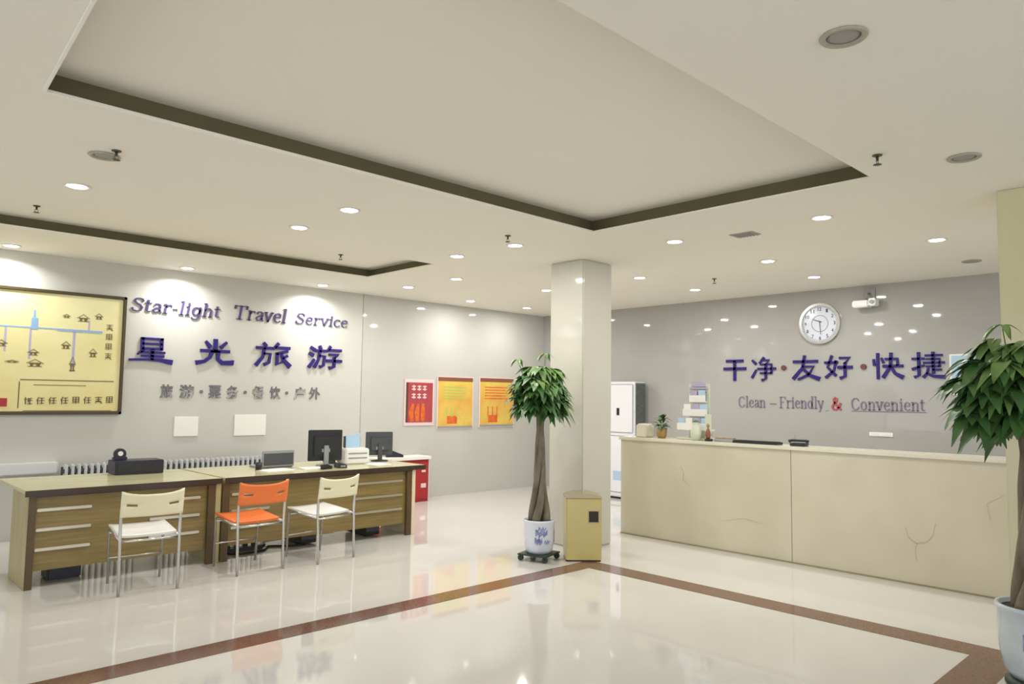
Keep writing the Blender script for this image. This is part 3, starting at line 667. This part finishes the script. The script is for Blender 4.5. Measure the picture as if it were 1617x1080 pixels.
# tiered leaflet rack
t = thing('leaflet_rack', 'tall tiered leaflet rack with pale blue sheets on the counter', 'leaflet rack', (6.97, 4.37, CZ), RZ)
MB().box(-.2, .2, -.07, .09, 0, .02, .004).box(-.13, .13, .08, .09, .02, .60, .004).done('frame', 'glass_green', t)
for k, (zz, wd) in enumerate([(.10, .19), (.25, .15), (.40, .10)]):
    y = -.06+k*.05
    sh = MB().box(-wd, wd, y-.006, y, zz, zz+.075, .002).box(-wd, wd, y, .08, zz, zz+.008).done('shelf', 'white', t)
    n = 4-k
    for j in range(n):
        x = -wd+(.5+j)*2*wd/n; b = MB(); b.box(x-wd/n*.85, x+wd/n*.85, y+.006, y+.016, zz+.01, zz+.13, .001); b.done('leaflet', ('lightblue', 'paperwhite', 'lilac')[(j+k) % 3], sh)
MB().box(-.11, .11, .055, .085, .545, .56).box(-.07, .07, .055, .085, .61, .625).box(-.09, .09, .06, .08, .57, .60).done('header_sign', 'lilac', t)
MB().box(-.10, .10, .052, .056, .50, .515).done('header_rule', 'figure', t)
t = thing('ornament_vase', 'pale green jar at the right foot of the leaflet rack', 'jar', (6.82, 4.27, CZ))
MB().lathe([(.035, 0), (.055, .04), (.06, .09), (.035, .15), (.03, .18), (.036, .19)], 20).done('body', 'glass_green', t)
MB().lathe([(.036, .19), (.03, .205), (.008, .215)], 16).done('lid', 'leaf', t)
t = thing('ornament_figurine', 'small red brown figurine right of the pale green jar', 'figurine', (6.84, 4.13, CZ))
MB().lathe([(.04, 0), (.042, .02), (.03, .025)], 16).done('plinth', 'bin_dark', t)
MB().lathe([(.026, .025), (.036, .06), (.03, .10), (.018, .125), (.012, .135)], 16).done('body', 'figure', t)
MB().lathe([(.010, .132), (.021, .145), (.023, .16), (.015, .178), (.004, .185)], 16).done('head', 'brown_pot', t)
MB().box(-.012, .0, -.035, .035, .0, .28, .002).done('back_board', 'glass_green', t)
# flat things
t = thing('card_holder', 'low grey business card holders just right of the figurine', 'card holder', (6.88, 3.96, CZ), RZ)
MB().box(-.11, .11, -.04, .04, 0, .03, .003).done('tray', 'grey', t); MB().box(-.1, -.01, -.03, .03, .028, .04).box(.01, .1, -.03, .03, .028, .04).done('cards', 'brown_pot', t)
t = thing('counter_keyboard', 'long flat black board lying on the counter top', 'keyboard', (6.88, 3.61, CZ), RZ)
MB().box(-.235, .235, -.07, .07, 0, .022, .004).done('body', 'black', t)
k = MB(); kb = t.children[0]
for i in range(14):
    for j in range(4): k.box(-.22+i*.0315, -.194+i*.0315, -.055+j*.029, -.031+j*.029, .022, .027)
k.done('keys', 'black', kb)
t = thing('counter_telephone', 'black desk telephone at the middle of the counter top', 'telephone', (6.90, 3.19, CZ), RZ+.2)
MB().box(-.07, .07, -.08, .08, 0, .028, .006).done('body', 'black', t)
MB().tube([(-.09, -.02, .04), (-.06, -.02, .052), (.06, -.02, .052), (.09, -.02, .04)], [.018, .012, .012, .018], 10).done('handset', 'black', t)
MB().tube([(-.06, .05, .02), (-.05, .05, .10)], .003, 6).done('antenna', 'grey', t)
t = thing('wall_plate', 'white horizontal plate low on the right wall above the counter', 'switch', (XW-.001, 3.44, 1.125), RZ)
MB().box(-.0, .27, -.01, 0, -.025, .025, .003).done('plate', 'wallwhite', t); MB().box(.03, .12, -.013, -.01, -.015, .015).box(.15, .24, -.013, -.01, -.015, .015).done('raised_block', 'white', t)  # flat white plate carrying two raised blocks
t = thing('wall_notice', 'pale blue framed notice on the right wall just left of the leafy tree', 'notice', (XW-.001, 2.55, 1.60), RZ)
MB().box(0, .34, -.02, 0, 0, .46, .004).done('frame', 'white', t); MB().box(.02, .32, -.022, -.02, .02, .44).done('sheet', 'lightblue', t)

# ------------------------------------------------------------------ wall clock
t = thing('wall_clock', 'round silver wall clock on the right wall above the purple characters', 'clock', (XW-.001, 4.01, 2.50), RZ)
def ring(b, r0, r1, y0, y1, n=48):
    P = [[b.bm.verts.new((r*cos(2*pi*k/n), y, r*sin(2*pi*k/n))) for k in range(n)] for r, y in ((r0, y0), (r1, y0), (r1, y1), (r0, y1))]
    for a in range(4):
        for k in range(n): b.bm.faces.new((P[a][k], P[a][(k+1) % n], P[(a+1) % 4][(k+1) % n], P[(a+1) % 4][k]))
b = MB(); ring(b, .228, .262, -.04, 0); b.done('rim', 'chrome', t)
b = MB(); b.tube([(0, -.018, 0), (0, 0, 0)], .23, 48); b.done('dial', 'porcelain', t)
b = MB()
for k in range(12):
    a = pi/2-k*pi/6; x, z = .185*cos(a), .185*sin(a)
    cu = str(12 if k == 0 else k)
    o = font_char(cu, 'numeral', x, z, .045 if len(cu) == 2 else .024, .045, .003, 'darkgrey', t, .01)
    if o: o.location = (0, -.018, 0)
for k in range(60):
    a = k*pi/30; b.stroke([(.210*cos(a), .210*sin(a)), (.222*cos(a), .222*sin(a))], [.005, .005], -.021, -.018)
b.done('minute_marks', 'darkgrey', t)
b = MB(); ring(b, .10, .108, -.021, -.018); b.done('inner_ring', 'grey', t)
MB().stroke([(.02, .02), (-.085, .055)], [.012, .008], -.026, -.023).done('hour_hand', 'darkgrey', t)
MB().stroke([(0, .03), (0.012, -.14)], [.009, .006], -.030, -.027).done('minute_hand', 'darkgrey', t)

# ------------------------------------------------------------------ camera unit on right wall
t = thing('security_camera', 'white box-shaped camera hanging on a bracket high on the right wall', 'camera', (XW-.001, 3.40, 2.70), RZ)
MB().box(-.07, .07, -.015, 0, .06, .20, .003).tube([(0, -.01, .13), (0, -.10, .12), (0, -.12, .05)], .014, 10).done('bracket', 'vent', t)
MB().box(-.14, .05, -.20, -.05, -.05, .03, .012).done('body', 'white', t)
MB().box(.05, .13, -.19, -.06, -.04, .05, .01).done('head', 'wallwhite', t)
MB().tube([(.09, -.19, .005), (.09, -.205, .005)], .025, 16).done('lens', 'grey', t)

# ------------------------------------------------------------------ floor standing air conditioner
t = thing('air_conditioner', 'tall white floor-standing air conditioner by the right wall behind the counter end', 'air conditioner', (9.0, 6.68, 0))
MB().box(0, .27, .0, .50, .03, 1.77, .015).done('cabinet', 'ac', t)
MB().box(.02, .25, .02, .48, 0, .03).done('base', 'bin_dark', t)
MB().box(-.012, 0, .03, .47, .1, .95, .006).done('front_panel', 'ac', t)
MB().box(-.012, 0, .03, .47, 1.0, 1.73, .006).done('front_panel', 'ac', t)
MB().box(-.016, -.012, .28, .33, 1.26, 1.37).done('display', 'black', t)
MB().box(-.0135, -.012, .10, .40, .28, .42).done('sticker', 'lightblue', t)
g = MB()
for k in range(40): g.box(.02, .25, -.012, .0, .55+k*.030, .57+k*.030)
g.box(.015, .255, -.004, 0, .5, 1.75); g.done('side_grille', 'mesh', t)

# ------------------------------------------------------------------ litter bin
t = thing('litter_bin', 'khaki square litter bin with dark opening at the foot of the middle pillar', 'litter bin', (5.40, 4.62, 0), -yaw+.03)
MB().box(-.165, .165, -.14, .14, .01, .58, .008).done('body', 'bin', t)
MB().box(-.16, .16, -.135, .135, 0, .012).done('base', 'bin_dark', t)
b = MB(); prev = None
n = 12
for i in range(n+1):
    x = -.17+.34*i/n; z = .58+.012+.028*(1-(2*i/n-1)**2)
    row = [b.bm.verts.new((x, -.145, .58)), b.bm.verts.new((x, -.145, z)), b.bm.verts.new((x, .145, z)), b.bm.verts.new((x, .145, .58))]
    if prev:
        for k in range(4): b.bm.faces.new((prev[k], prev[(k+1) % 4], row[(k+1) % 4], row[k]))
    else: b.bm.faces.new(row)
    prev = row
b.bm.faces.new(prev[::-1]); b.done('lid', 'bin_top', t)
MB().box(.045, .135, -.145, -.138, .36, .46, .002).done('opening', 'bin_dark', t)
MB().box(.037, .143, -.143, -.139, .352, .468).done('opening_frame', 'bin_top', t)

# ------------------------------------------------------------------ money trees
def money_tree(loc, rz, lab, zc, rx, rzz, trunk_z0, trunk_top, potkind, seed, nl, lscale, extra, tr=.1, sr=.03):
    rr = random.Random(seed)
    t = thing('money_tree', lab, 'potted tree', loc, rz, 'potted money trees')
    # braided stems
    for j in range(4):
        pts = []; rad = []
        for i in range(29):
            u = i/28; z = trunk_z0+(trunk_top-trunk_z0)*u; R = tr*(1-u)**2.2*1.1+sr*.6+.002*sin(u*20)
            a = j*pi/2+u*2*pi*.55+rr.uniform(-.03, .03)
            pts.append((R*cos(a), R*sin(a), z)); rad.append(sr*(1-.35*u)*(1+.3*(1-u)**4))
        MB().tube(pts, rad, 10).done('stem', 'trunk', t)
    # branches and palmate leaves
    br = MB(); lf = MB(); lf2 = MB()
    for k in range(nl):
        # points through an umbrella-shaped crown
        a = rr.uniform(0, 2*pi); v = rr.uniform(-.75, 1); r = rr.uniform(.25, .8)*math.sqrt(max(.05, 1-v*v*.8))
        r *= 1+.16*sin(3*a+seed); v += .12*sin(4*a+1+seed)
        p = Vector((rx*r*cos(a), rx*r*sin(a), zc+rzz*v*.72))
        s = Vector((.02*cos(a), .02*sin(a), trunk_top-.05+.1*rr.random()))
        mid = (s+p)/2+Vector((0, 0, .06)); br.tube([s, mid, p], [.006, .004, .003], 5)
        dirv = Vector((cos(a), sin(a), rr.uniform(-.2, .3))).normalized(); sd = dirv.cross(Vector((0, 0, 1))).normalized()
        nn = rr.choice((5, 6, 7)); tgt = lf2 if rr.random() < (.25+.35*(v > .3)) else lf
        for q in range(nn):
            th_ = (q-(nn-1)/2)*radians(200/nn); d = dirv*cos(th_)+sd*sin(th_)+Vector((0, 0, rr.uniform(-.35, .1)))
            ln = lscale*rr.uniform(.75, 1.15)*(1-.25*abs(q-(nn-1)/2)/nn*2)
            leaf(tgt, p, d, (0, 0, 1), ln, ln*.46, rr.uniform(.3, .85), 6)
    for (x, y, z) in extra:
        p = Vector((x, y, z)); br.tube([Vector((x*.3, y*.3, trunk_top)), p], [.005, .003], 5)
        for q in range(5):
            a = q*2*pi/5; leaf(lf2, p, (cos(a), sin(a), .2), (0, 0, 1), lscale*.6, lscale*.22, .9, 5)
    br.done('branches', 'leaf', t); lf.done('foliage', 'leaf', t, fix=False); lf2.done('foliage', 'leaf2', t, fix=False, label='lighter green leaves')
    # pot
    if potkind == 0:
        tr_ = MB().box(-.15, .15, -.15, .15, .05, .065, .004).done('base_tray', 'caster', t)
        for sx in (-1, 1):
            for sy in (-1, 1):
                MB().tube([(sx*.125-.012, sy*.125, .026), (sx*.125+.012, sy*.125, .026)], .026, 14).box(sx*.125-.012, sx*.125+.012, sy*.125-.01, sy*.125+.01, .026, .052).done('caster', 'caster', tr_)
        MB().lathe([(.11, .066), (.13, .10), (.142, .20), (.142, .33), (.150, .355), (.150, .37), (.134, .37), (.13, .335)], 36).done('pot', 'porcelain', t); pot = [c for c in t.children if c.name.startswith('pot')][0]
        for (a0, a1, z0, z1) in [(-.55, .25, .235, .285), (-.35, .15, .285, .31), (-.6, -.1, .165, .215), (.05, .45, .17, .19), (2.4, 3.2, .2, .3), (1.0, 1.6, .16, .28)]:
            n = 8; b = MB()
            for i in range(n):
                aa, ab = a0+(a1-a0)*i/n, a0+(a1-a0)*(i+1)/n; z0i = z0+.012*sin(i*2.1); z1i = z1+.012*sin(i*1.7+1)
                off = 3.92
                b.bm.faces.new([b.bm.verts.new((.1436*cos(x+off), .1436*sin(x+off), z)) for x, z in ((aa, z0i), (ab, z0i), (ab, z1i), (aa, z1i))])
            b.done('painted_landscape', 'cobalt', pot, fix=False)
        MB().lathe([(.131, .345), (.128, .352), (.05, .358)], 28).done('soil', 'soil', pot)
    else:
        MB().lathe([(.13, 0), (.15, .012), (.15, .035), (.12, .05)], 36).done('pot_saucer', 'caster', t)
        MB().lathe([(.12, .05), (.15, .09), (.172, .2), (.178, .32), (.174, .39), (.186, .41), (.186, .43), (.166, .43), (.162, .39)], 40).done('pot', 'porcelain_b', t); pot = [c for c in t.children if c.name.startswith('pot') and 'saucer' not in c.name][0]
        for (a0, a1, z0, z1) in [(-.5, .2, .2, .27), (.3, .6, .25, .32), (1.2, 2.0, .18, .28), (-1.4, -.8, .22, .3)]:
            n = 8; b = MB()
            for i in range(n):
                aa, ab = a0+(a1-a0)*i/n, a0+(a1-a0)*(i+1)/n; off = 3.3; R = .1785
                b.bm.faces.new([b.bm.verts.new((R*cos(x+off), R*sin(x+off), z)) for x, z in ((aa, z0+.01*sin(i)), (ab, z0+.01*sin(i+1)), (ab, z1+.01*sin(2*i)), (aa, z1+.01*sin(2*i+2)))])
            b.done('painted_landscape', 'cobalt', pot, fix=False)
        MB().lathe([(.163, .40), (.16, .408), (.05, .414)], 28).done('soil', 'soil', pot)
    return t
money_tree((5.065, 4.86, 0), .3, 'money tree with braided trunk in a blue and white pot beside the middle pillar', 1.57, .31, .31, .35, 1.38, 0, 11, 105, .165, [(-.20, .14, 1.86), (.10, .0, 1.93)], .05, .031)
money_tree((4.835, .95, 0), 1.1, 'larger money tree cut off by the right edge, in a pale blue pot', 1.58, .38, .36, .40, 1.35, 1, 23, 170, .18, [(-.08, .26, 1.92)], .045, .04)
